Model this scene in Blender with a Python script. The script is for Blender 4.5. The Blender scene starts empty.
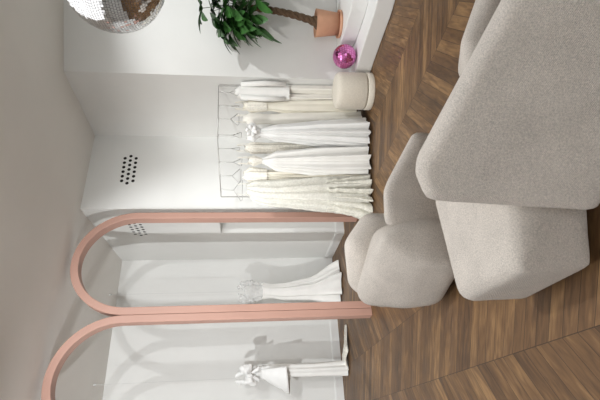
import bpy, bmesh, math, random
from mathutils import Vector, Matrix, noise
random.seed(7)
R = math.radians
S = bpy.context.scene
COL = S.collection

# ------------------------------------------------------------------ helpers
def lin(c):
    return tuple((v/255/12.92 if v/255 <= .04045 else ((v/255+.055)/1.055)**2.4) for v in c) + (1,)

def mat(name, rgb, rough=.6, metal=0, sheen=0, var=0, vscale=8, bump=0, bscale=60, alpha=1, spec=.5, weave=False, trans=0):
    m = bpy.data.materials.new(name); m.use_nodes = True
    nt = m.node_tree; N = nt.nodes; L = nt.links
    b = N['Principled BSDF']
    b.inputs['Base Color'].default_value = lin(rgb)
    b.inputs['Roughness'].default_value = rough
    b.inputs['Metallic'].default_value = metal
    b.inputs['Specular IOR Level'].default_value = spec
    b.inputs['Sheen Weight'].default_value = sheen
    b.inputs['Alpha'].default_value = alpha
    b.inputs['Transmission Weight'].default_value = trans
    tc = N.new('ShaderNodeTexCoord')
    if var:
        n = N.new('ShaderNodeTexNoise'); n.inputs['Scale'].default_value = vscale; n.inputs['Detail'].default_value = 4
        L.new(tc.outputs['Object'], n.inputs['Vector'])
        r = N.new('ShaderNodeValToRGB')
        c = lin(rgb)
        r.color_ramp.elements[0].position = .3; r.color_ramp.elements[1].position = .7
        r.color_ramp.elements[0].color = tuple(v*(1-var) for v in c[:3]) + (1,)
        r.color_ramp.elements[1].color = tuple(min(1, v*(1+var)) for v in c[:3]) + (1,)
        L.new(n.outputs['Fac'], r.inputs['Fac']); L.new(r.outputs['Color'], b.inputs['Base Color'])
    if bump:
        if weave:
            w1 = N.new('ShaderNodeTexWave'); w1.inputs['Scale'].default_value = bscale; w1.bands_direction = 'DIAGONAL'
            w1.inputs['Distortion'].default_value = 2.5; w1.inputs['Detail'].default_value = 2; w1.inputs['Detail Scale'].default_value = 3
            L.new(tc.outputs['Object'], w1.inputs['Vector'])
            n2 = N.new('ShaderNodeTexNoise'); n2.inputs['Scale'].default_value = bscale*2.2; n2.inputs['Detail'].default_value = 3
            L.new(tc.outputs['Object'], n2.inputs['Vector'])
            ad = N.new('ShaderNodeMath'); ad.operation = 'ADD'
            L.new(w1.outputs['Fac'], ad.inputs[0]); L.new(n2.outputs['Fac'], ad.inputs[1]); h = ad.outputs[0]
        else:
            n2 = N.new('ShaderNodeTexNoise'); n2.inputs['Scale'].default_value = bscale; n2.inputs['Detail'].default_value = 4
            L.new(tc.outputs['Object'], n2.inputs['Vector']); h = n2.outputs['Fac']
        bp = N.new('ShaderNodeBump'); bp.inputs['Strength'].default_value = bump; bp.inputs['Distance'].default_value = .01
        L.new(h, bp.inputs['Height']); L.new(bp.outputs['Normal'], b.inputs['Normal'])
    return m

def fabric_mat(name, rgb):
    m = mat(name, rgb, rough=.95, sheen=.25, bump=.6, bscale=75, weave=True, spec=.15)
    nt = m.node_tree; N = nt.nodes; L = nt.links; b = N['Principled BSDF']
    tc = N.new('ShaderNodeTexCoord')
    n = N.new('ShaderNodeTexNoise'); n.inputs['Scale'].default_value = 190; n.inputs['Detail'].default_value = 3
    n3 = N.new('ShaderNodeTexNoise'); n3.inputs['Scale'].default_value = 5; n3.inputs['Detail'].default_value = 3
    L.new(tc.outputs['Object'], n.inputs['Vector']); L.new(tc.outputs['Object'], n3.inputs['Vector'])
    mx = N.new('ShaderNodeMath'); mx.operation = 'MULTIPLY_ADD'; mx.inputs[1].default_value = .35
    L.new(n3.outputs['Fac'], mx.inputs[0]); L.new(n.outputs['Fac'], mx.inputs[2])
    r = N.new('ShaderNodeValToRGB'); c = lin(rgb)
    r.color_ramp.elements[0].position = .42; r.color_ramp.elements[1].position = .92
    r.color_ramp.elements[0].color = tuple(v*.72 for v in c[:3]) + (1,)
    r.color_ramp.elements[1].color = tuple(min(1, v*1.24) for v in c[:3]) + (1,)
    L.new(mx.outputs[0], r.inputs['Fac']); L.new(r.outputs['Color'], b.inputs['Base Color'])
    return m

def build(name, bm, m, parent=None, smooth=False, mods=None, recalc=True):
    if recalc: bmesh.ops.recalc_face_normals(bm, faces=bm.faces)
    if parent is not None:
        loc = Vector(parent.location) if parent.parent is None else Vector((0, 0, 0))
        p = parent
        loc = Vector((0, 0, 0))
        while p is not None:
            loc += Vector(p.location); p = p.parent
        bmesh.ops.translate(bm, verts=bm.verts, vec=-loc)
    me = bpy.data.meshes.new(name); bm.to_mesh(me); bm.free()
    if smooth:
        for f in me.polygons: f.use_smooth = True
    me.materials.append(m)
    o = bpy.data.objects.new(name, me); COL.objects.link(o)
    if parent is not None: o.parent = parent
    for fn in (mods or []): fn(o)
    return o

def thing(name, label, cat, loc=(0, 0, 0), group=None):
    o = bpy.data.objects.new(name, None); COL.objects.link(o)
    o.location = loc; o.empty_display_size = .1
    return tag(o, label, cat, group)
def tag(o, label, cat, group=None, kind=None):
    o['label'] = label; o['category'] = cat
    if group: o['group'] = group
    if kind: o['kind'] = kind
    return o
def struct(name, bm, m, parent=None):
    o = build(name, bm, m, parent)
    if parent is None: o['kind'] = 'structure'
    return o
def bevel(w=.01, s=2):
    def f(o):
        b = o.modifiers.new('b', 'BEVEL'); b.width = w; b.segments = s; b.limit_method = 'ANGLE'
        o.modifiers.new('n', 'WEIGHTED_NORMAL') if False else None
    return f
def remesh(v=.02, it=6, fac=.5):
    def f(o):
        r = o.modifiers.new('r', 'REMESH'); r.mode = 'VOXEL'; r.voxel_size = v; r.use_smooth_shade = True
        s = o.modifiers.new('s', 'SMOOTH'); s.iterations = it; s.factor = fac
    return f

def prism(bm, poly, z0, z1):
    vs = [bm.verts.new((x, y, z0)) for x, y in poly]; vt = [bm.verts.new((x, y, z1)) for x, y in poly]
    n = len(poly)
    bm.faces.new(vs[::-1]); bm.faces.new(vt)
    for i in range(n):
        bm.faces.new((vs[i], vs[(i+1) % n], vt[(i+1) % n], vt[i]))
    return bm
def BM(): return bmesh.new()
def tube(bm, pts, r, seg=8, closed=False, cap=True):
    pts = [Vector(p) for p in pts]; n = len(pts); rings = []
    rr = r if isinstance(r, (list, tuple)) else [r]*n
    up = None
    for i, p in enumerate(pts):
        t = (pts[(i+1) % n]-pts[i-1]) if closed else (pts[min(i+1, n-1)]-pts[max(i-1, 0)])
        t.normalize()
        if up is None:
            a = Vector((0, 0, 1)) if abs(t.z) < .9 else Vector((1, 0, 0))
            up = (a - t*a.dot(t)).normalized()
        else:
            up = (up - t*up.dot(t))
            up = up.normalized() if up.length > 1e-6 else Vector((1, 0, 0))
        s = t.cross(up)
        rings.append([bm.verts.new(p+(up*math.cos(2*math.pi*k/seg)+s*math.sin(2*math.pi*k/seg))*rr[i]) for k in range(seg)])
    m = n if closed else n-1
    for i in range(m):
        a, b = rings[i], rings[(i+1) % n]
        for k in range(seg):
            bm.faces.new((a[k], a[(k+1) % seg], b[(k+1) % seg], b[k]))
    if not closed and cap:
        bm.faces.new(rings[0][::-1]); bm.faces.new(rings[-1])
def lathe(bm, c, prof, seg=48):
    rings = []
    for r, z in prof:
        if r < 1e-5: rings.append([bm.verts.new((c[0], c[1], c[2]+z))])
        else: rings.append([bm.verts.new((c[0]+r*math.cos(2*math.pi*k/seg), c[1]+r*math.sin(2*math.pi*k/seg), c[2]+z)) for k in range(seg)])
    for a, b in zip(rings, rings[1:]):
        for k in range(seg):
            k2 = (k+1) % seg
            if len(a) == 1 and len(b) == 1: continue
            if len(a) == 1: bm.faces.new((a[0], b[k2], b[k]))
            elif len(b) == 1: bm.faces.new((a[k], a[k2], b[0]))
            else: bm.faces.new((a[k], a[k2], b[k2], b[k]))
def hull(bm, pts):
    t = bmesh.new()
    for x, y, z, r in pts:
        bmesh.ops.create_icosphere(t, subdivisions=3, radius=r, matrix=Matrix.Translation((x, y, z)))
    res = bmesh.ops.convex_hull(t, input=t.verts)
    dele = [e for e in res['geom_interior'] if isinstance(e, bmesh.types.BMVert)]
    bmesh.ops.delete(t, geom=dele, context='VERTS')
    me = bpy.data.meshes.new('tmp'); t.to_mesh(me); t.free(); bm.from_mesh(me); bpy.data.meshes.remove(me)

# ------------------------------------------------------------------ materials
M_wall = mat('wall_paint', (228, 228, 225), .85, var=.02, vscale=2, bump=.05, bscale=30, spec=.2)
M_ceil = mat('ceiling_paint', (229, 226, 221), .9, var=.03, vscale=1.2, spec=.2)
M_base = mat('baseboard_paint', (226, 226, 224), .45)
M_pink = mat('pink_lacquer', (182, 143, 128), .5, var=.03, vscale=3)
M_dark = mat('vent_hole_shade', (28, 25, 22), .9)
M_sofa = fabric_mat('sofa_fabric', (214, 205, 195))
M_inset = mat('dark_inset', (16, 14, 12), .8)  # dark inset filling the gap beneath the seats
M_pouf = mat('cream_boucle', (226, 219, 205), .95, sheen=.2, var=.05, vscale=60, bump=.4, bscale=120, spec=.1)
M_terra = mat('terracotta', (210, 160, 130), .75, var=.06, vscale=12)
M_soil = mat('soil', (45, 32, 24), .95, bump=1, bscale=40)
M_trunk = mat('trunk_bark', (104, 82, 62), .85, var=.35, vscale=25, bump=.6, bscale=50)
M_leaf = mat('leaf_green', (52, 94, 42), .42, var=.4, vscale=9)
M_wire = mat('chrome_wire', (200, 199, 196), .3, metal=.6)
M_thread = mat('nylon_thread', (205, 205, 203), .5)
M_step = mat('podium_paint', (232, 232, 230), .6)
def gown_mat(name, rgb, rough=.6, alpha=1, lace=False, sheen=.2):
    m = mat(name, rgb, rough, sheen=sheen, var=.04 if not lace else .12, vscale=6 if not lace else 45, bump=.25 if lace else .08,
            bscale=90 if lace else 14, alpha=alpha, spec=.35)
    return m
G_satin = gown_mat('white_satin', (240, 240, 238), .38, sheen=0)
G_white = gown_mat('white_crepe', (240, 239, 235), .75)
G_ivory = gown_mat('ivory_crepe', (238, 235, 226), .7)
G_cream = gown_mat('cream_silk', (234, 229, 214), .5)
G_lace = gown_mat('ivory_lace', (236, 232, 221), .85, lace=True)
G_tulle = gown_mat('white_tulle', (238, 237, 228), .9, alpha=.6, lace=True)
G_sheer = gown_mat('sheer_tulle', (238, 238, 236), .9, alpha=.45, lace=True)

# chevron oak parquet
def floor_mat():
    m = bpy.data.materials.new('chevron_oak'); m.use_nodes = True
    nt = m.node_tree; N = nt.nodes; L = nt.links; b = N['Principled BSDF']
    geo = N.new('ShaderNodeTexCoord')
    sep = N.new('ShaderNodeSeparateXYZ'); L.new(geo.outputs['Object'], sep.inputs[0])
    def mth(op, a, c=None, d=None):
        n = N.new('ShaderNodeMath'); n.operation = op
        for i, v in enumerate((a, c, d)):
            if v is None: continue
            if isinstance(v, (int, float)): n.inputs[i].default_value = v
            else: L.new(v, n.inputs[i])
        return n.outputs[0]
    X, Y = sep.outputs[0], sep.outputs[1]
    ax, ay = .485, -.8745
    p = mth('ADD', mth('MULTIPLY', X, ax), mth('MULTIPLY', Y, ay))
    q = mth('ADD', mth('MULTIPLY', X, -ay), mth('MULTIPLY', Y, ax))
    W = .55
    qs = mth('DIVIDE', mth('SUBTRACT', q, .33), W)
    ci = mth('FLOOR', qs); qf = mth('MULTIPLY', mth('SUBTRACT', qs, ci), W)
    odd = mth('MODULO', mth('ABSOLUTE', ci), 2.0)
    sg = mth('SUBTRACT', 1, mth('MULTIPLY', odd, 2))      # -1 / +1
    qm = mth('MULTIPLY', mth('SUBTRACT', qf, W/2), sg)
    th = R(56); si, co = math.sin(th), math.cos(th)
    s = mth('SUBTRACT', mth('MULTIPLY', p, si), mth('MULTIPLY', qm, co))     # across the board
    l = mth('ADD', mth('MULTIPLY', p, co), mth('MULTIPLY', qm, si))          # along the board
    pw = .088
    si_ = mth('DIVIDE', s, pw); pi_ = mth('FLOOR', si_); pf = mth('SUBTRACT', si_, pi_)
    cmb = N.new('ShaderNodeCombineXYZ'); L.new(pi_, cmb.inputs[0]); L.new(ci, cmb.inputs[1])
    wn = N.new('ShaderNodeTexWhiteNoise'); wn.noise_dimensions = '2D'; L.new(cmb.outputs[0], wn.inputs['Vector'])
    rnd = wn.outputs['Value']
    # grain
    g = N.new('ShaderNodeCombineXYZ')
    L.new(mth('MULTIPLY', l, 4.5), g.inputs[0]); L.new(mth('MULTIPLY', s, 28), g.inputs[1]); L.new(mth('MULTIPLY', rnd, 40), g.inputs[2])
    gn = N.new('ShaderNodeTexNoise'); gn.inputs['Scale'].default_value = 1.3; gn.inputs['Detail'].default_value = 6; gn.inputs['Distortion'].default_value = .6
    L.new(g.outputs[0], gn.inputs['Vector'])
    g2 = N.new('ShaderNodeCombineXYZ')
    L.new(mth('MULTIPLY', l, 1.5), g2.inputs[0]); L.new(mth('MULTIPLY', s, 7), g2.inputs[1]); L.new(mth('MULTIPLY', rnd, 70), g2.inputs[2])
    gb = N.new('ShaderNodeTexNoise'); gb.inputs['Scale'].default_value = 1.6; gb.inputs['Detail'].default_value = 3
    L.new(g2.outputs[0], gb.inputs['Vector'])
    tone = mth('ADD', mth('MULTIPLY', gn.outputs['Fac'], .62), mth('ADD', mth('MULTIPLY', rnd, .24), mth('MULTIPLY', gb.outputs['Fac'], .42)))
    r = N.new('ShaderNodeValToRGB'); cr = r.color_ramp
    cr.elements[0].position = .28; cr.elements[0].color = lin((50, 35, 23))
    cr.elements[1].position = .95; cr.elements[1].color = lin((158, 124, 84))
    e = cr.elements.new(.5); e.color = lin((86, 63, 42))
    e = cr.elements.new(.68); e.color = lin((110, 82, 54))
    L.new(tone, r.inputs['Fac'])
    # gaps
    g_s = mth('LESS_THAN', mth('MINIMUM', pf, mth('SUBTRACT', 1, pf)), .02)
    g_q = mth('LESS_THAN', mth('MINIMUM', qf, mth('SUBTRACT', W, qf)), .0022)
    gap = mth('MAXIMUM', g_s, g_q)
    mx = N.new('ShaderNodeMix'); mx.data_type = 'RGBA'
    L.new(mth('MULTIPLY', gap, .75), mx.inputs['Factor']); L.new(r.outputs['Color'], mx.inputs['A']); mx.inputs['B'].default_value = lin((34, 23, 16))
    L.new(mx.outputs['Result'], b.inputs['Base Color'])
    rr = mth('ADD', .36, mth('MULTIPLY', gb.outputs['Fac'], .22)); L.new(rr, b.inputs['Roughness'])
    b.inputs['Specular IOR Level'].default_value = .35
    bp = N.new('ShaderNodeBump'); bp.inputs['Strength'].default_value = .25; bp.inputs['Distance'].default_value = .004
    L.new(mth('SUBTRACT', mth('MULTIPLY', gn.outputs['Fac'], .4), gap), bp.inputs['Height']); L.new(bp.outputs['Normal'], b.inputs['Normal'])
    return m
M_floor = floor_mat()

# ------------------------------------------------------------------ room shell
H = 3.55
D = Vector((math.cos(R(27)), math.sin(R(27))))          # direction of the alcove wall
Nn = Vector((-D.y, D.x))                                 # into the depth
def P2(v): return (v.x, v.y)
PL = Vector((-.114, 5.70)); PR = PL + D*1.13
PW = Vector((1.481, 5.215))
AC = PL + Nn*1.98                                        # far alcove corner
AL = AC - D*6.2
X0, X1, YB = -5.2, 3.6, -3.2

struct('floor', prism(BM(), [(-6.5, -3.6), (4.2, -3.6), (4.2, 9), (-6.5, 9)], -.1, 0), M_floor)
struct('ceiling', prism(BM(), [(-6.5, -3.6), (4.2, -3.6), (4.2, 9), (-6.5, 9)], H, H+.12), M_ceil)
# wall behind the plant
struct('wall_right', prism(BM(), [P2(PW), (X1+.2, PW.y), (X1+.2, PW.y+1.6), P2(PR + Vector((.5, .9))), P2(PR)], 0, H), M_wall)
# pillar: solid with a niche notched out of its alcove side
NZ = 1.85; n0, n1, nd = .16, .83, .24
A0, A1 = PL + Nn*n0, PL + Nn*n1
B0, B1 = A0 + D*nd, A1 + D*nd
pb = BM()
back_r = PR + Nn*1.98
prism(pb, [P2(PL), P2(PR), P2(back_r), P2(AC), P2(A1), P2(B1), P2(B0), P2(A0)], 0, NZ)
prism(pb, [P2(PL), P2(PR), P2(back_r), P2(AC)], NZ, H)
struct('wall_pillar', pb, M_wall)
def slab(a, b, th, z0=0, z1=H, side=1):
    d = (b-a).normalized(); n = Vector((-d.y, d.x))*th*side
    return prism(BM(), [P2(a), P2(b), P2(b+n), P2(a+n)], z0, z1)
struct('wall_alcove', slab(AL, AC + D*.2, .2), M_wall)
struct('wall_left', prism(BM(), [(X0-.2, YB-.2), (X0, YB-.2), (X0, 5.6), (X0-.2, 5.6)], 0, H), M_wall)
struct('wall_east', prism(BM(), [(X1, YB-.2), (X1+.2, YB-.2), (X1+.2, PW.y), (X1, PW.y)], 0, H), M_wall)
# wall behind the viewer; its opening is added to let fill light in
wb = BM()
prism(wb, [(X0, YB-.2), (-2.2, YB-.2), (-2.2, YB), (X0, YB)], 0, H)
prism(wb, [(2.2, YB-.2), (X1, YB-.2), (X1, YB), (2.2, YB)], 0, H)
prism(wb, [(-2.2, YB-.2), (2.2, YB-.2), (2.2, YB), (-2.2, YB)], 0, .7)
prism(wb, [(-2.2, YB-.2), (2.2, YB-.2), (2.2, YB), (-2.2, YB)], 2.9, H)
struct('wall_back', wb, M_wall)
wf = BM()
for x in (-2.2, -.75, .69, 2.14): prism(wf, [(x, YB-.12), (x+.06, YB-.12), (x+.06, YB-.06), (x, YB-.06)], .7, 2.9)
struct('added_window_1', wf, M_base)  # unseen window bars, added around the fill lamp

# baseboards
bh, bt = .13, .02
def board(name, a, b, side=-1):
    d = (b-a).normalized(); n = Vector((-d.y, d.x))*bt*side
    bm = BM(); prism(bm, [P2(a), P2(b), P2(b+n), P2(a+n)], 0, bh-.012)
    n2 = n*.6; prism(bm, [P2(a), P2(b), P2(b+n2), P2(a+n2)], bh-.012, bh)
    struct(name, bm, M_base)
board('baseboard_alcove', AL, AC)
board('baseboard_pillar_side', A1, AC, 1)
board('baseboard_pillar_edge', PL, A0, 1)
board('baseboard_niche', B0 , B1, 1)
board('baseboard_niche_jamb', A1, B1, -1)
board('baseboard_front', PL, PR)
board('baseboard_return', PW, PR, 1)

# air vents: shallow rims with dark discs painted for the shade inside each hole
def vent(loc, along, outn, rows, pitch, rowp, r, label):
    t = thing('air_vent', label, 'vent', loc, None)
    L0 = Vector(loc); al = Vector((along.x, along.y, 0)); on = Vector((outn.x, outn.y, 0))
    for j, n in enumerate(rows):
        for i in range(n):
            rb = BM()
            c = L0 + al*((i-(n-1)/2)*pitch) + Vector((0, 0, (1-j)*rowp)) + on*.002
            ring_o, ring_i, rdeep = [], [], []
            K = 14
            for k in range(K):
                a = 2*math.pi*k/K; dv = al*math.cos(a)+Vector((0, 0, 1))*math.sin(a)
                ring_o.append(rb.verts.new(c+dv*(r*1.15)-on*.002)); ring_i.append(rb.verts.new(c+dv*r+on*.002)); rdeep.append(rb.verts.new(c+dv*r*.94))
            for k in range(K):
                k2 = (k+1) % K
                rb.faces.new((ring_o[k], ring_o[k2], ring_i[k2], ring_i[k])); rb.faces.new((ring_i[k], ring_i[k2], rdeep[k2], rdeep[k]))
            rb.faces.new(rdeep)
            o = build('air_hole', rb, M_wall, t); o.data.materials.append(M_dark)
            o.data.polygons[len(o.data.polygons)-1].material_index = 1
    return t
vc = PL + D*.585
vent((vc.x, vc.y, 3.03), D, -Nn, (6, 7, 6), .070, .072, .023, 'cluster of round air holes drilled high in white pillar front')
vs_ = PL + Nn*.62
vent((vs_.x, vs_.y, 3.0), Nn, -D, (6, 7, 6), .085, .074, .024, 'round air holes on the pillar side seen through the right pink arch')

# ------------------------------------------------------------------ pink arches
FD = Vector((math.cos(R(31.5)), math.sin(R(31.5)))); FN = Vector((-FD.y, FD.x))
def arch(jx, label):
    """jx: left foot outer corner (2D)"""
    W, dep, bw, spring, top = 1.30, .13, .085, 2.80, 3.49
    t = thing('arch_frame', label, 'arch', (jx.x+FD.x*W/2, jx.y+FD.y*W/2, 0), 'pair of pink arched frames')
    bm = BM(); r = W/2
    path = [(0, 0, 0), (0, spring, 0)]
    out, inn = [], []
    K = 40
    out.append((-r, 0)); inn.append((-r+bw, 0))
    for k in range(K+1):
        a = math.pi - math.pi*k/K
        out.append((r*math.cos(a), spring+(top-spring)*math.sin(a)))
        inn.append(((r-bw)*math.cos(a), spring+(top-spring-bw)*math.sin(a)))
    out.append((r, 0)); inn.append((r-bw, 0))
    def v(p, d):
        q = jx + FD*(W/2+p[0]) + FN*d
        return bm.verts.new((q.x, q.y, p[1]))
    rows = [[v(o, 0), v(i, 0), v(i, dep), v(o, dep)] for o, i in zip(out, inn)]
    for a, b in zip(rows, rows[1:]):
        for k in range(4): bm.faces.new((a[k], a[(k+1) % 4], b[(k+1) % 4], b[k]))
    bm.faces.new(rows[0]); bm.faces.new(rows[-1])
    o = build('frame', bm, M_pink, t, mods=[bevel(.006, 2)])
    return t
J = Vector((-1.265, 4.93))
arch(J, 'pink arched frame nearer the gown rack, standing beside the white pillar')
arch(J - FD*1.303, 'pink arched frame cut by the photo edge, standing before the bow dress')

# ------------------------------------------------------------------ podium, pouf, ball
def smooth_poly(pts, n=8):
    out = []
    P = [Vector(p) for p in pts]; P = [P[0]*2-P[1]] + P + [P[-1]*2-P[-2]]
    for i in range(1, len(P)-2):
        for k in range(n):
            t = k/n; a, b, c, d = P[i-1], P[i], P[i+1], P[i+2]
            out.append(.5*((2*b)+(c-a)*t+(2*a-5*b+4*c-d)*t*t+(3*b-a-3*c+d)*t**3))
    out.append(P[-2]); return [(p.x, p.y) for p in out]
pod = thing('curved_podium', 'white two-step curved podium under the potted tree', 'podium', (2.4, 4.6, 0))
c1 = smooth_poly([(1.475, 5.205), (1.50, 5.0), (1.60, 4.80), (1.71, 4.57), (1.81, 4.34), (1.90, 4.16), (2.05, 4.01), (2.4, 3.9), (3.59, 3.82)])
c2 = smooth_poly([(1.83, 5.205), (1.86, 5.0), (1.89, 4.85), (1.95, 4.66), (2.03, 4.46), (2.17, 4.32), (2.5, 4.2), (3.59, 4.12)])
build('lower_step', prism(BM(), c1 + [(3.59, 5.205)], 0, .185), M_step, pod, mods=[bevel(.012, 2)])
build('upper_step', prism(BM(), c2 + [(3.59, 5.205)], .185, .36), M_step, pod, mods=[bevel(.012, 2)])

t = thing('round_pouf', 'cream round upholstered pouf in front of the gown rack', 'pouf', (1.285, 4.975, 0))
b = BM(); lathe(b, (1.285, 4.975, 0), [(0, .082), (.208, .082), (.214, .10), (.214, .36), (.207, .40), (.185, .425), (.15, .434), (0, .436)]); build('seat', b, M_pouf, t, True)
b = BM(); lathe(b, (1.285, 4.975, 0), [(0, 0.0), (.212, 0.0), (.216, .01), (.216, .066), (.208, .074), (0, .074)]); build('plinth', b, M_pouf, t, True)
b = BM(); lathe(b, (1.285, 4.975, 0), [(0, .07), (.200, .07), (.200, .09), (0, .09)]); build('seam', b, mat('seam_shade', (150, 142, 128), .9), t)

def mirror_ball(name, label, c, r, nrow, mt, mcore, hang=None, seed=1):
    rnd = random.Random(seed)
    t = thing(name, label, 'disco ball', (c[0], c[1], c[2]))
    b = BM(); bmesh.ops.create_uvsphere(b, u_segments=48, v_segments=24, radius=r*.985, matrix=Matrix.Translation(c)); build('core', b, mcore, t, True)
    b = BM(); C = Vector(c)
    for i in range(nrow):
        t0, t1 = math.pi*i/nrow, math.pi*(i+1)/nrow; tm = (t0+t1)/2
        n = max(4, int(2*nrow*math.sin(tm)))
        for k in range(n):
            a0, a1 = 2*math.pi*k/n, 2*math.pi*(k+1)/n; g = .06
            aa0, aa1 = a0+(a1-a0)*g, a1-(a1-a0)*g; tt0, tt1 = t0+(t1-t0)*g, t1-(t1-t0)*g
            nrm = Vector((math.sin(tm)*math.cos((a0+a1)/2), math.sin(tm)*math.sin((a0+a1)/2), math.cos(tm)))
            tilt = Vector((rnd.gauss(0, 1), rnd.gauss(0, 1), rnd.gauss(0, 1)))*.022
            vs = []
            cc = C + nrm*r
            for th_, ph in ((tt0, aa0), (tt1, aa0), (tt1, aa1), (tt0, aa1)):
                d = Vector((math.sin(th_)*math.cos(ph), math.sin(th_)*math.sin(ph), math.cos(th_)))
                p = d*r*1.0 + C; off = (p-cc); p = p - nrm*off.dot(nrm) + nrm*off.dot(tilt)
                vs.append(b.verts.new(p))
            b.faces.new(vs)
    bmesh.ops.remove_doubles(b, verts=b.verts, dist=1e-7)
    build('mirror_tiles', b, mt, t)
    if hang:
        b = BM(); tube(b, [(c[0], c[1], c[2]+r*.97), (c[0], c[1], hang)], .004); build('cable', b, M_wire, t)
        b = BM(); lathe(b, (c[0], c[1], c[2]), [(0, r*1.08), (.03, r*1.08), (.035, r*.98), (0, r*.98)], 20); build('cap', b, M_wire, t)
    return t
M_mirror = mat('mirror_tiles', (225, 225, 226), .08, metal=1)
M_core = mat('ball_core', (120, 120, 122), .5)
mirror_ball('disco_ball', 'silver mirrored disco ball hanging from the ceiling, cut by the photo edge', (1.10, 2.24, 2.085), .25, 58, M_mirror, M_core, hang=H)
M_pmir = mat('pink_mirror_tiles', (240, 150, 215), .15, metal=1)
M_pcore = mat('pink_core', (200, 70, 150), .4, metal=.5)
mirror_ball('pink_disco_ball', 'shiny pink mirrored ball resting on the lower podium step', (1.675, 4.93, .187+.137), .137, 16, M_pmir, M_pcore, seed=4)

# ------------------------------------------------------------------ potted tree
px, py, pz = 2.07, 4.98, .36
t = thing('potted_tree', 'green braided-trunk tree in terracotta pot on the white podium', 'plant', (px, py, pz))
b = BM(); lathe(b, (px, py, pz), [(0, 0), (.145, 0), (.155, .008), (.158, .035), (.148, .035), (.140, .02), (0, .02)], 40); build('saucer', b, M_terra, t, True)
b = BM(); lathe(b, (px, py, pz), [(0, .021), (.122, .021), (.150, .24), (.158, .30), (.146, .30), (.138, .25), (0, .25)], 40); build('pot', b, M_terra, t, False)
for f in bpy.data.objects['pot'].data.polygons: f.use_smooth = abs(f.normal.z) < .5
b = BM(); lathe(b, (px, py, pz), [(0, .262), (.09, .262), (.139, .255)], 30); build('soil', b, M_soil, t, True)
b = BM()
top = Vector((2.16, 4.86, 1.42))
base = Vector((px, py, pz+.25))
for s in range(3):
    pts, rr = [], []
    for i in range(60):
        u = i/59; c = base.lerp(top, u) + Vector((0, 0, 0)) + Vector((.03*math.sin(u*3.1), 0, 0))
        a = u*2*math.pi*3.6 + s*2.094; q = .022 + .02*max(0, .15-u)/.15
        pts.append(c + Vector((math.cos(a)*q, math.sin(a)*q, 0))); rr.append(.026-.010*u+.022*max(0, .12-u)/.12)
    tube(b, pts, rr, 10)
build('trunk', b, M_trunk, t, True)
lb, sb = BM(), BM()
rl = random.Random(11)
def leaflet(bm, o, d, ln, w, droop):
    d = d.normalized(); side = d.cross(Vector((0, 0, 1)))
    side = side.normalized() if side.length > .05 else Vector((1, 0, 0))
    nrm = side.cross(d)
    rows = []
    for i in range(8):
        u = i/7
        wv = w*math.sin(math.pi*min(1, u*.93+.04))**.8*(1-.25*(1-u))
        c = o + d*ln*u - Vector((0, 0, 1))*droop*ln*u*u
        rows.append((bm.verts.new(c-side*wv+nrm*wv*.25), bm.verts.new(c), bm.verts.new(c+side*wv+nrm*wv*.25)))
    for a, c in zip(rows, rows[1:]):
        bm.faces.new((a[0], a[1], c[1], c[0])); bm.faces.new((a[1], a[2], c[2], c[1]))
crown = Vector((2.16, 4.82, 1.44))
for k in range(50):
    a = rl.uniform(0, 2*math.pi); el = rl.uniform(-.35, 1.2)
    ln = rl.uniform(.16, .46)
    d = Vector((math.cos(a)*math.cos(el), math.sin(a)*math.cos(el)*.8, math.sin(el)*.95))
    st = crown + Vector((0, 0, rl.uniform(-.08, .12)))
    e = st + d*ln
    e.y = min(e.y, 4.98); e.x = max(e.x, 1.90)
    mid = st.lerp(e, .5) + Vector((0, 0, .05))
    tube(sb, [top, st.lerp(mid, .5), mid, e], .0035, 5)
    dn = (e-st).normalized()
    nl = rl.choice((5, 6, 7)); size = rl.uniform(.17, .27)
    tilt = (dn*.6 + Vector((rl.uniform(-.3, .3), rl.uniform(-.5, .1), .5))).normalized()
    s1 = tilt.cross(Vector((.3, 1, .1))).normalized(); s2 = tilt.cross(s1)
    for i in range(nl):
        aa = 2*math.pi*i/nl + rl.uniform(-.15, .15)
        dd = s1*math.cos(aa) + s2*math.sin(aa) + tilt*.15 + dn*.25
        if e.y + dd.y*size > 5.17: continue
        leaflet(lb, e, dd, size*rl.uniform(.8, 1.1), size*.25, rl.uniform(.15, .5))
build('leaves', lb, M_leaf, t, True, recalc=False); build('stems', sb, mat('stem_green', (70, 96, 50), .6), t, True)

# ------------------------------------------------------------------ garment rack
RA, RB = Vector((1.39, 5.30)), Vector((.04, 5.30)); RZ = 1.80
t = thing('garment_rack', 'thin chrome clothes rack holding the bridal gowns', 'clothes rack', ((RA.x+RB.x)/2, (RA.y+RB.y)/2, 0))
b = BM(); tube(b, [(RA.x, RA.y, RZ), (RA.x*.5+RB.x*.5, RA.y*.5+RB.y*.5, RZ+.012), (RB.x, RB.y, RZ-.03)], .006); build('rail', b, M_wire, t, True)
for p in (RA, RB):
    b = BM(); tube(b, [(p.x, p.y, 0.008), (p.x, p.y, RZ-(.03 if p is RB else 0))], .007); tube(b, [(p.x, p.y-.22, .008), (p.x, p.y+.22 if p is RB else p.y+.12, .008)], .008)
    build('upright', b, M_wire, t, True)
b = BM(); tube(b, [(RA.x, RA.y, .06), (RB.x, RB.y, .06)], .006); build('lower_bar', b, M_wire, t, True)

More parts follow.
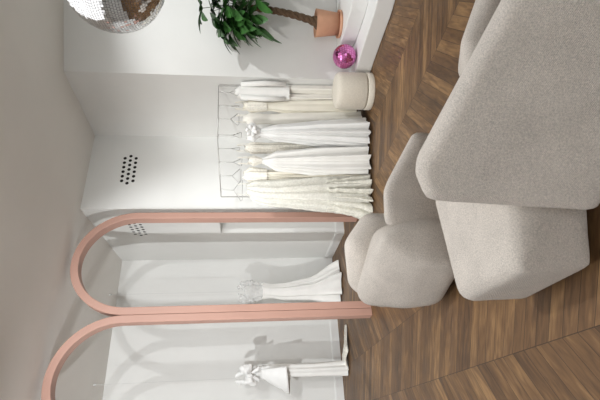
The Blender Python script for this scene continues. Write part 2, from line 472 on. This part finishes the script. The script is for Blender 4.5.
def hanger(x, y, zr, drop, w, yaw, label, z_off=0):
    t = None
    b = BM(); hook = []
    for k in range(9):
        a = math.pi*1.05 - math.pi*1.25*k/8
        hook.append((math.cos(a)*.02, 0, .0+math.sin(a)*.02))
    pts = [(-.02, 0, -.005)] + hook[1:] + [(0, 0, -.03), (0, 0, -drop)]
    pts = hook + [(0.003, 0, -.03), (0, 0, -drop)]
    M = Matrix.Translation((x, y, zr)) @ Matrix.Rotation(yaw, 4, 'Z')
    tube(b, [M @ Vector(p) for p in pts], .0032, 6)
    tri = [(0, 0, -drop), (w/2, 0, -drop-.09), (w/2-.01, 0, -drop-.105), (-w/2+.01, 0, -drop-.105), (-w/2, 0, -drop-.09)]
    tube(b, [M @ Vector(p) for p in tri], .0035, 6, closed=True)
    o = build('clothes_hanger', b, M_wire, None, True)
    me = o.data; off = Vector((x, y, zr))
    me.transform(Matrix.Translation(-off)); o.location = off
    tag(o, label, 'hanger', 'hangers on the gown rack')
    return o

def interp(rows, z):
    for a, c in zip(rows, rows[1:]):
        if a[0] >= z >= c[0]:
            u = (a[0]-z)/(a[0]-c[0]) if a[0] != c[0] else 0
            u = u*u*(3-2*u)*.5 + u*.5
            return [a[i]+(c[i]-a[i])*u for i in range(len(a))]
    return list(rows[-1])
def cloth(bm, x, y, rows, yaw=0, nf=9, seed=0, steps=60, seg=120, wavy=.0, lean=0):
    """a hanging tube of cloth; rows = (z, rx, ry, fold, dx, dy) from top to hem"""
    rn = random.Random(seed)
    ph = [rn.uniform(0, 6.28) for _ in range(5)]
    z0, z1 = rows[0][0], rows[-1][0]; rings = []
    cy, sy = math.cos(yaw), math.sin(yaw)
    for i in range(steps+1):
        z = z0+(z1-z0)*i/steps
        _, rx, ry, fa, dx, dy = interp(rows, z)
        ring = []
        for k in range(seg):
            a = 2*math.pi*k/seg
            f = math.sin(nf*a+ph[0]+.8*math.sin(2*a+ph[1])+z*.4) + .45*math.sin((nf*2-3)*a+ph[2]+z*1.2) + .3*math.sin(3*a+ph[3])
            f = 1 + fa*f*1.45
            px_, py_ = rx*f*math.cos(a)+dx, ry*f*math.sin(a)+dy
            zz = z + (wavy*math.sin(nf*a+ph[4]) if i == steps else 0) + fa*.0
            if i == 0: zz += .012*math.cos(2*a)
            ring.append(bm.verts.new((x+px_*cy-py_*sy, y+px_*sy+py_*cy, max(.004, zz))))
        rings.append(ring)
    for a, c in zip(rings, rings[1:]):
        for k in range(seg): bm.faces.new((a[k], a[(k+1) % seg], c[(k+1) % seg], c[k]))
    bm.faces.new(rings[0][::-1])
def wrinkle(s=.006, sc=.12):
    def f(o):
        tx = bpy.data.textures.new('w', 'CLOUDS'); tx.noise_scale = sc
        d = o.modifiers.new('d', 'DISPLACE'); d.texture = tx; d.strength = s; d.mid_level = .5; d.texture_coords = 'GLOBAL'
    return f
def straps(par, x, y, zt, zb, w, yaw, m, r=.004, yoff=.02):
    cy, sy = math.cos(yaw), math.sin(yaw)
    for s in (-1, 1):
        bm = BM(); pts = []
        for k in range(9):
            u = k/8; a = math.pi*u
            lx, ly, lz = s*w*(.9+.1*math.cos(a*2)), yoff*math.cos(a), zb+(zt-zb)*math.sin(a)
            pts.append((x+lx*cy-ly*sy, y+lx*sy+ly*cy, lz))
        tube(bm, pts, r, 6); build('strap', bm, m, par, True)
def put(nm, label, x, y, group=None, cat='dress'):
    return thing(nm, label, cat, (x, y, 0), group)

RG = 'bridal gowns on the rack'
def railpt(u): p = RA.lerp(RB, u); return p.x, p.y
# 1 jacket and trousers
x, y = 1.31, 5.27
t = put('bridal_suit', 'white bridal jacket over straight trousers, first from the podium on the rack', x, y, RG)
b = BM(); cloth(b, x, y, [(1.60, .03, .03, .02, 0, 0), (1.55, .075, .05, .04, 0, 0), (1.2, .09, .06, .05, 0, 0), (.945, .105, .07, .05, 0, 0)], .2, 5, 1); build('jacket', b, G_white, t, True)
b = BM(); tube(b, [(x+.085, y-.03, 1.53), (x+.10, y-.06, 1.25), (x+.095, y-.06, .99)], [.03, .032, .026], 12); build('sleeve', b, G_white, t, True)
b = BM(); tube(b, [(x-.075, y-.05, 1.53), (x-.09, y-.07, 1.25), (x-.085, y-.07, 1.0)], [.03, .032, .026], 12); build('sleeve', b, G_white, t, True)
for dx, s in ((-.055, 3), (.055, 4)):
    b = BM(); cloth(b, x+dx, y+.02, [(.96, .045, .05, .05, 0, 0), (.5, .048, .055, .12, 0, 0), (.10, .052, .06, .12, 0, 0)], 0, 4, s); build('trouser_leg', b, G_ivory, t, True)
# 2 cream lace slip
x, y = 1.145, 5.27
t = put('slip_dress', 'slim cream slip dress beside the white bridal jacket on the rack', x, y, RG)
b = BM(); cloth(b, x, y, [(1.50, .04, .03, .05, 0, 0), (1.40, .08, .05, .06, 0, 0), (1.18, .055, .045, .05, 0, 0), (.95, .085, .06, .06, 0, 0), (.12, .10, .09, .12, 0, 0)], .3, 6, 7); build('skirt', b, G_cream, t, True)
straps(t, x, y, 1.60, 1.46, .05, .3, G_cream)
b = BM(); cloth(b, x-.01, y-.035, [(1.47, .05, .02, .1, 0, 0), (1.3, .06, .03, .12, 0, 0), (1.22, .045, .03, .12, 0, 0)], .3, 9, 17, steps=20); build('lace_bodice', b, G_lace, t, True)
# 3 plain ivory satin
x, y = .985, 5.25
t = put('sheath_dress', 'plain ivory column dress between the cream slip and the knotted-bodice gown', x, y, RG)
b = BM(); cloth(b, x, y, [(1.50, .03, .03, .03, 0, 0), (1.43, .07, .05, .05, 0, 0), (1.2, .06, .05, .03, 0, 0), (.9, .085, .07, .05, 0, 0), (.06, .12, .10, .10, 0, 0)], .1, 5, 9); build('skirt', b, G_ivory, t, True)
straps(t, x, y, 1.585, 1.46, .045, .1, G_ivory)
# 4 strapless with knot bodice
x, y = .79, 5.06
t = put('ball_gown', 'white strapless gown with knotted gathered bodice and pleated skirt on the rack', x, y, RG)
b = BM(); cloth(b, x, y, [(1.45, .085, .06, .10, 0, 0), (1.38, .10, .075, .12, 0, 0), (1.30, .05, .05, .06, 0, 0)], .0, 7, 21, steps=24); build('bodice', b, G_satin, t, True, [wrinkle(.03, .05)])
b = BM()
for a0 in range(6):
    a = a0*math.pi/3+.3
    c = Vector((x-.0, y-.085, 1.40)); d = Vector((math.cos(a), -.25, math.sin(a)))
    hull(b, [(c.x, c.y, c.z, .018), (c.x+d.x*.05, c.y-.03, c.z+d.z*.05, .024)])
build('fabric_knot', b, G_satin, t, True)
b = BM(); cloth(b, x, y, [(1.31, .045, .045, .05, 0, 0), (1.1, .085, .08, .10, 0, 0), (.5, .125, .12, .17, 0, 0), (.03, .155, .15, .20, -.01, 0)], .0, 11, 22); build('skirt', b, G_satin, t, True)
# 5 lace sliver
x, y = .625, 5.20
t = put('lace_gown', 'narrow ivory lace gown squeezed behind the knotted-bodice gown', x, y, RG)
b = BM(); cloth(b, x, y, [(1.48, .03, .03, .05, 0, 0), (1.40, .07, .05, .08, 0, 0), (1.2, .06, .05, .08, 0, 0), (.06, .12, .12, .14, 0, 0)], .4, 7, 31); build('skirt', b, G_lace, t, True)
straps(t, x, y, 1.58, 1.44, .045, .4, G_lace)
# 6 white pleated
x, y = .46, 5.05
t = put('pleated_gown', 'white pleated gown with narrow waist and wide skirt, left of the knotted-bodice gown', x, y, RG)
b = BM(); cloth(b, x, y, [(1.44, .03, .03, .05, 0, 0), (1.38, .055, .045, .10, 0, 0), (1.28, .03, .035, .05, 0, 0)], .2, 6, 41, steps=24); build('bodice', b, G_lace, t, True)
b = BM(); cloth(b, x, y, [(1.29, .028, .03, .05, 0, 0), (1.1, .10, .07, .15, 0, 0), (.5, .145, .12, .19, 0, 0), (.03, .15, .15, .22, 0, 0)], .2, 10, 42); build('skirt', b, G_white, t, True)
straps(t, x, y, 1.56, 1.40, .04, .2, G_lace)
# 7 cream lace
x, y = .295, 5.16
t = put('cream_gown', 'cream lace gown between the pleated gown and the tulle gown', x, y, RG)
b = BM(); cloth(b, x, y, [(1.50, .03, .03, .05, 0, 0), (1.42, .075, .05, .10, 0, 0), (1.2, .06, .05, .08, 0, 0), (.5, .13, .11, .12, 0, 0), (.04, .15, .14, .14, 0, 0)], .1, 7, 51); build('skirt', b, G_cream, t, True)
b = BM(); cloth(b, x, y-.01, [(1.49, .04, .04, .1, 0, 0), (1.42, .085, .055, .12, 0, 0), (1.22, .068, .06, .12, 0, 0)], .1, 8, 52, steps=24); build('lace_bodice', b, G_lace, t, True)
# 8 tulle
x, y = .075, 5.06
t = put('tulle_gown', 'sheer layered tulle gown with lace hem, last on the rack beside the pink arch', x, y, RG)
b = BM(); cloth(b, x+.02, y+.03, [(1.28, .06, .05, .05, 0, 0), (1.0, .12, .09, .08, 0, 0), (.4, .15, .12, .12, 0, 0), (.12, .16, .14, .12, 0, 0)], .1, 6, 61); build('lining', b, G_ivory, t, True)
b = BM(); cloth(b, x, y, [(1.46, .05, .04, .08, .05, 0), (1.36, .11, .07, .12, .02, 0), (1.2, .13, .09, .10, 0, 0), (.5, .19, .15, .12, 0, 0), (.06, .21, .18, .16, -.02, 0)], .1, 9, 62); build('tulle_skirt', b, G_tulle, t, True, [wrinkle(.02, .08)])
b = BM(); cloth(b, x-.01, y-.01, [(.52, .17, .14, .10, 0, 0), (.22, .20, .18, .16, -.02, 0), (.02, .23, .21, .22, -.05, 0)], .1, 15, 63, steps=24); build('lace_hem', b, gown_mat('lace_hem_white', (232, 230, 218), .9, alpha=.85, lace=True), t, True, [wrinkle(.035, .04)])
straps(t, x+.05, y, 1.57, 1.42, .07, .1, G_tulle)
hl = [(1.31, .16, 1.1, 'wire hanger of the white bridal jacket'), (1.145, .17, 1.3, 'wire hanger of the slim cream slip dress'),
      (.985, .18, .9, 'wire hanger of the plain ivory column dress'), (.79, .22, 1.2, 'wire hanger of the knotted-bodice gown'),
      (.625, .19, 1.35, 'wire hanger of the narrow lace gown'), (.46, .21, 1.2, 'wire hanger of the pleated gown'),
      (.295, .18, .9, 'wire hanger of the cream lace gown'), (.12, .19, .5, 'wire hanger of the tulle gown beside the arch')]
for hx, dr, yw, lb_ in hl:
    u = (RA.x-hx)/(RA.x-RB.x); rx, ry = railpt(u); zr = RZ+.012*(1-abs(2*u-1)) - (.03*max(0, 2*u-1))
    hanger(hx, ry-.0, zr-.013, dr*.75, .30, yw, lb_)

# ------------------------------------------------------------------ alcove dresses
def thread(x, y, z0, label):
    b = BM(); tube(b, [(x, y, z0), (x, y, H-.015)], .0022, 6)
    lathe(b, (x, y, H), [(0, -.03), (.012, -.03), (.014, 0)], 12)
    o = build('hanging_thread', b, M_thread); tag(o, label, 'thread')
x, y = -1.46, 6.82
t = put('mermaid_gown', 'white gown with sheer bodice and flared skirt hanging in the alcove', x, y)
b = BM(); cloth(b, x, y, [(1.24, .13, .08, .03, .02, 0), (1.08, .11, .09, .03, .015, 0), (.9, .13, .10, .05, 0, 0), (.5, .16, .14, .09, .03, 0), (.02, .31, .26, .12, .12, 0)], -.1, 8, 71); build('skirt', b, G_white, t, True)
b = BM(); cloth(b, x+.02, y, [(1.52, .10, .05, .10, 0, 0), (1.44, .15, .08, .10, 0, 0), (1.23, .125, .08, .04, 0, 0)], -.1, 6, 72, steps=30); build('sheer_bodice', b, G_sheer, t, True, [wrinkle(.03, .06)])
b = BM()
for s in (-1, 1): hull(b, [(x+.02+s*.13, y, 1.40, .045), (x+.02+s*.12, y, 1.54, .05), (x+.02+s*.05, y, 1.60, .02)])
build('ruffle_sleeve', b, G_sheer, t, True, [remesh(.012, 2), wrinkle(.06, .05)])
thread(x+.02, y, 1.60, 'thin thread holding the gown with the sheer bodice')

x, y = -2.44, 6.16
t = put('bow_dress', 'white satin bow-front dress with slim skirt and train hanging in the alcove', x, y)
b = BM(); cloth(b, x-.03, y, [(1.49, .10, .06, .04, 0, 0), (1.38, .115, .075, .05, 0, 0), (1.24, .085, .06, .03, .01, 0), (1.15, .09, .07, .03, .02, 0)], .1, 5, 81, steps=30); build('bodice', b, G_satin, t, True, [wrinkle(.02, .06)])
b = BM(); cloth(b, x, y, [(1.24, .07, .055, .03, 0, 0), (1.0, .095, .065, .05, -.01, 0), (.5, .095, .07, .06, -.02, 0), (.02, .11, .085, .07, -.02, 0)], 0, 5, 82); build('slim_skirt', b, G_white, t, True)
# overskirt panel: short stiff flared satin, open at the front
b = BM(); rn = 26; rings = []
for i in range(14):
    u = i/13; z = 1.27-.40*u; ring = []
    for k in range(rn+1):
        a = R(95)+R(215)*k/rn
        rx = .085+.19*u; ry = .06+.13*u
        ring.append(b.verts.new((x-.02+rx*math.cos(a)-.05*u, y+ry*math.sin(a)*1.0+.01, z+.09*u*(k/rn-.5)-.0)))
    rings.append(ring)
for a, c in zip(rings, rings[1:]):
    for k in range(rn): b.faces.new((a[k], a[k+1], c[k+1], c[k]))
build('overskirt', b, G_satin, t, True, [lambda o: setattr(o.modifiers.new('s', 'SOLIDIFY'), 'thickness', .006)])
# bow: two crumpled loops, knot, tails
for s, dz in ((-1, -.03), (1, .03)):
    b = BM(); cx, cz = x+.0, 1.43
    hull(b, [(cx, y-.11, cz, .022), (cx+s*.10, y-.12, cz+.075+dz, .032), (cx+s*.125, y-.12, cz-.035+dz, .036), (cx+s*.07, y-.155, cz+.02+dz, .03)])
    build('bow_loop', b, G_satin, t, True, [remesh(.008, 3), wrinkle(.035, .06)])
    b = BM(); hull(b, [(cx, y-.11, cz, .018), (cx+s*.06, y-.11, cz-.12, .012), (cx+s*.10, y-.10, cz-.13, .012)])
    build('bow_tail', b, G_satin, t, True, [remesh(.008, 2), wrinkle(.02, .05)])
b = BM(); hull(b, [(x+.0, y-.145, 1.41, .026), (x+.0, y-.145, 1.45, .026)]); build('bow_knot', b, G_satin, t, True)
b = BM()
for s in (-1, 1): hull(b, [(x-.07+s*.075, y, 1.47, .03), (x-.09+s*.06, y, 1.59, .03), (x-.09+s*.03, y-.02, 1.62, .02)])
build('ruffled_collar', b, G_satin, t, True, [remesh(.01, 2), wrinkle(.04, .05)])
# train lying on the floor, sweeping to the right
b = BM()
rows = []
for i in range(30):
    u = i/29; cx = x-.0+.60*u; cyy = y+.03+.02*u + .02*math.sin(u*9); w = .12*(1-u)**.6+.012
    rows.append([b.verts.new((cx, cyy+w*(j/6-.5)*2, .012+.045*(1-u)*abs(math.sin(j*1.9+u*7))+.018*math.sin(math.pi*j/6))) for j in range(7)])
for a, c in zip(rows, rows[1:]):
    for k in range(6): b.faces.new((a[k], a[k+1], c[k+1], c[k]))
build('train', b, G_lace, t, True, [lambda o: setattr(o.modifiers.new('s', 'SOLIDIFY'), 'thickness', .008)])
thread(x-.09, y, 1.62, 'thin thread holding the satin bow dress')

# ------------------------------------------------------------------ sofas
t = thing('lounge_chair', 'large grey fabric lounge seat with tall sloping backrest closest to the camera', 'sofa', (.1, 1.8, 0))
b = BM(); r = .055
hull(b, [(-.012, 1.49, .13, .03), (.25, 1.38, .07, .03), (.04, 1.80, .07, .03), (.045, 1.64, .675, .05), (.12, 1.80, .60, .07), (.115, 1.615, .722, .045), (.17, 1.78, .635, .06),
         (.70, 1.42, .445, .045), (.73, 1.58, .365, .05), (1.05, 1.24, .34, .05), (1.0, 1.44, .24, .06), (1.05, 1.14, .07, .04), (1.0, 1.44, .07, .04)])
build('backrest', b, M_sofa, t, False, [remesh(.018, 6)])
b = BM()
hull(b, [(-.25, 1.60, .065, .025), (-.455, 1.99, .075, .035), (-.255, 1.63, .32, .055), (-.42, 2.0, .325, .075), (.0, 2.28, .335, .055), (.12, 2.10, .33, .06),
         (-.02, 2.27, .09, .05), (.4, 1.95, .26, .05), (.45, 1.75, .28, .05), (.02, 1.74, .065, .025), (.45, 1.68, .09, .05), (.4, 1.95, .09, .05)])
build('seat', b, M_sofa, t, False, [remesh(.018, 5)])
build('base', prism(BM(), [(-.20, 1.68), (-.39, 1.98), (-.04, 2.24), (.4, 1.95), (1.0, 1.45), (1.0, 1.35), (.02, 1.72)], 0, .06), M_inset, t)

t = thing('lounge_chair', 'grey fabric lounge seat with rounded arm beside the pink arch foot', 'sofa', (-.3, 3.0, 0))
b = BM()
hull(b, [(-.265, 2.74, .505, .06), (-.33, 2.72, .43, .06), (-.39, 2.70, .30, .06), (-.40, 2.66, .10, .06), (-.215, 2.74, .45, .05), (-.19, 2.72, .28, .05), (-.20, 2.70, .09, .05),
         (-.68, 3.16, .50, .12), (-.66, 2.98, .12, .10), (-.70, 3.05, .28, .10), (-.60, 3.3, .12, .1), (-.12, 3.05, .11, .07), (-.30, 3.1, .42, .1)])
build('arm', b, M_sofa, t, False, [remesh(.02, 22)])
b = BM()
hull(b, [(-.72, 3.22, .11, .09), (-.70, 3.2, .42, .12), (-.60, 3.24, .55, .12), (-.36, 3.26, .57, .12), (-.22, 3.30, .46, .12), (-.2, 3.28, .11, .09), (-.55, 3.4, .40, .1)])
build('backrest', b, M_sofa, t, False, [remesh(.02, 8)])
b = BM()
hull(b, [(-.14, 2.81, .475, .035), (.05, 2.81, .485, .035), (.12, 2.82, .45, .04), (.42, 2.81, .29, .04), (.40, 2.83, .07, .05), (-.14, 2.82, .07, .05),
         (-.12, 2.98, .40, .06), (.06, 2.98, .40, .06), (.38, 2.96, .22, .06), (.38, 3.0, .08, .07), (-.12, 3.02, .08, .07)])
build('side_cushion', b, M_sofa, t, False, [remesh(.018, 6)])
build('base', prism(BM(), [(-.58, 2.97), (-.22, 2.72), (.34, 2.88), (.34, 3.0), (-.1, 3.2), (-.62, 3.3)], 0, .05), M_inset, t)

b = BM()
hull(b, [(.66, 2.06, .26, .06), (.80, 2.08, .28, .06), (.72, 2.25, .20, .07), (1.10, 2.06, .15, .05), (1.12, 2.2, .12, .06), (.66, 2.07, .08, .05), (1.15, 2.06, .08, .05), (.7, 2.28, .08, .05), (1.12, 2.24, .08, .05)])
o = build('ottoman', b, M_sofa, None, False, [remesh(.018, 6)])
tag(o, 'grey fabric seat half hidden behind the closest backrest, near the podium', 'ottoman')

# ------------------------------------------------------------------ lights
def spot(loc, target, watts, size=R(70), blend=.5, rad=.03, col=(.965, .985, 1)):
    l = bpy.data.lights.new('ceiling_spot', 'SPOT'); l.energy = watts; l.spot_size = size; l.spot_blend = blend; l.shadow_soft_size = rad; l.color = col
    o = bpy.data.objects.new('ceiling_spot', l); COL.objects.link(o); o.location = loc
    o.rotation_euler = (Vector(target)-Vector(loc)).to_track_quat('-Z', 'Y').to_euler(); return o
spot((-3.0, 1.3, 2.7), (-1.9, 6.6, 1.3), 370, R(75), .6, .03)
spot((.5, 1.0, 3.3), (-1.9, 6.6, 1.6), 185, R(50), .6, .03)
spot((1.5, 1.45, 3.3), (-2.3, 6.6, 1.6), 185, R(50), .6, .03)
spot((-1.4, 1.6, 3.4), (.6, 5.3, .9), 190, R(60), .7, .03, (1, .98, .94))
spot((2.62, 3.15, 3.45), (2.1, 5.1, 1.0), 125, R(85), .6, .018)
spot((.1, 2.6, 3.45), (-.1, 2.4, .3), 115, R(95), .9, .12)
spot((-2.5, 2.5, 3.45), (-1.2, 2.8, 0), 90, R(100), .9, .12)
def area(loc, rot, sx, sy, w, col=(1, 1, 1)):
    l = bpy.data.lights.new('soft_fill', 'AREA'); l.shape = 'RECTANGLE'; l.size = sx; l.size_y = sy; l.energy = w; l.color = col
    o = bpy.data.objects.new('soft_fill', l); COL.objects.link(o); o.location = loc; o.rotation_euler = rot; return o
area((0, YB-.15, 1.8), (R(90), 0, 0), 4.3, 2.1, 52, (.95, .98, 1))  # added fill lamp behind the viewer, standing in for daylight
area((-.5, 1.9, 3.53), (0, 0, 0), 5.0, 3.6, 66, (.975, .99, 1)).name = 'overhead_fill'  # added broad fill lamp under the ceiling, no real fixture
w = bpy.data.worlds.new('world'); S.world = w; w.use_nodes = True
w.node_tree.nodes['Background'].inputs[0].default_value = (.9, .95, 1, 1); w.node_tree.nodes['Background'].inputs[1].default_value = .8

# ------------------------------------------------------------------ camera (held upright, frame turned on its side)
cam = bpy.data.cameras.new('camera'); co = bpy.data.objects.new('camera', cam); COL.objects.link(co); S.camera = co
cam.sensor_fit = 'HORIZONTAL'; cam.sensor_width = 36; cam.lens = 36*430/600
p = R(6.4)
fwd = Vector((0, math.cos(p), -math.sin(p))); up = Vector((0, math.sin(p), math.cos(p))); right = Vector((1, 0, 0))
# image right = world down, image up = world right
xc, yc, zc = -up, right, -fwd
co.matrix_world = Matrix(((xc.x, yc.x, zc.x, 0), (xc.y, yc.y, zc.y, 0), (xc.z, yc.z, zc.z, 1.4), (0, 0, 0, 1)))
S.view_settings.view_transform = 'Standard'; S.view_settings.look = 'None'; S.view_settings.gamma = 1; S.view_settings.use_curve_mapping = False
S.view_settings.exposure = .28
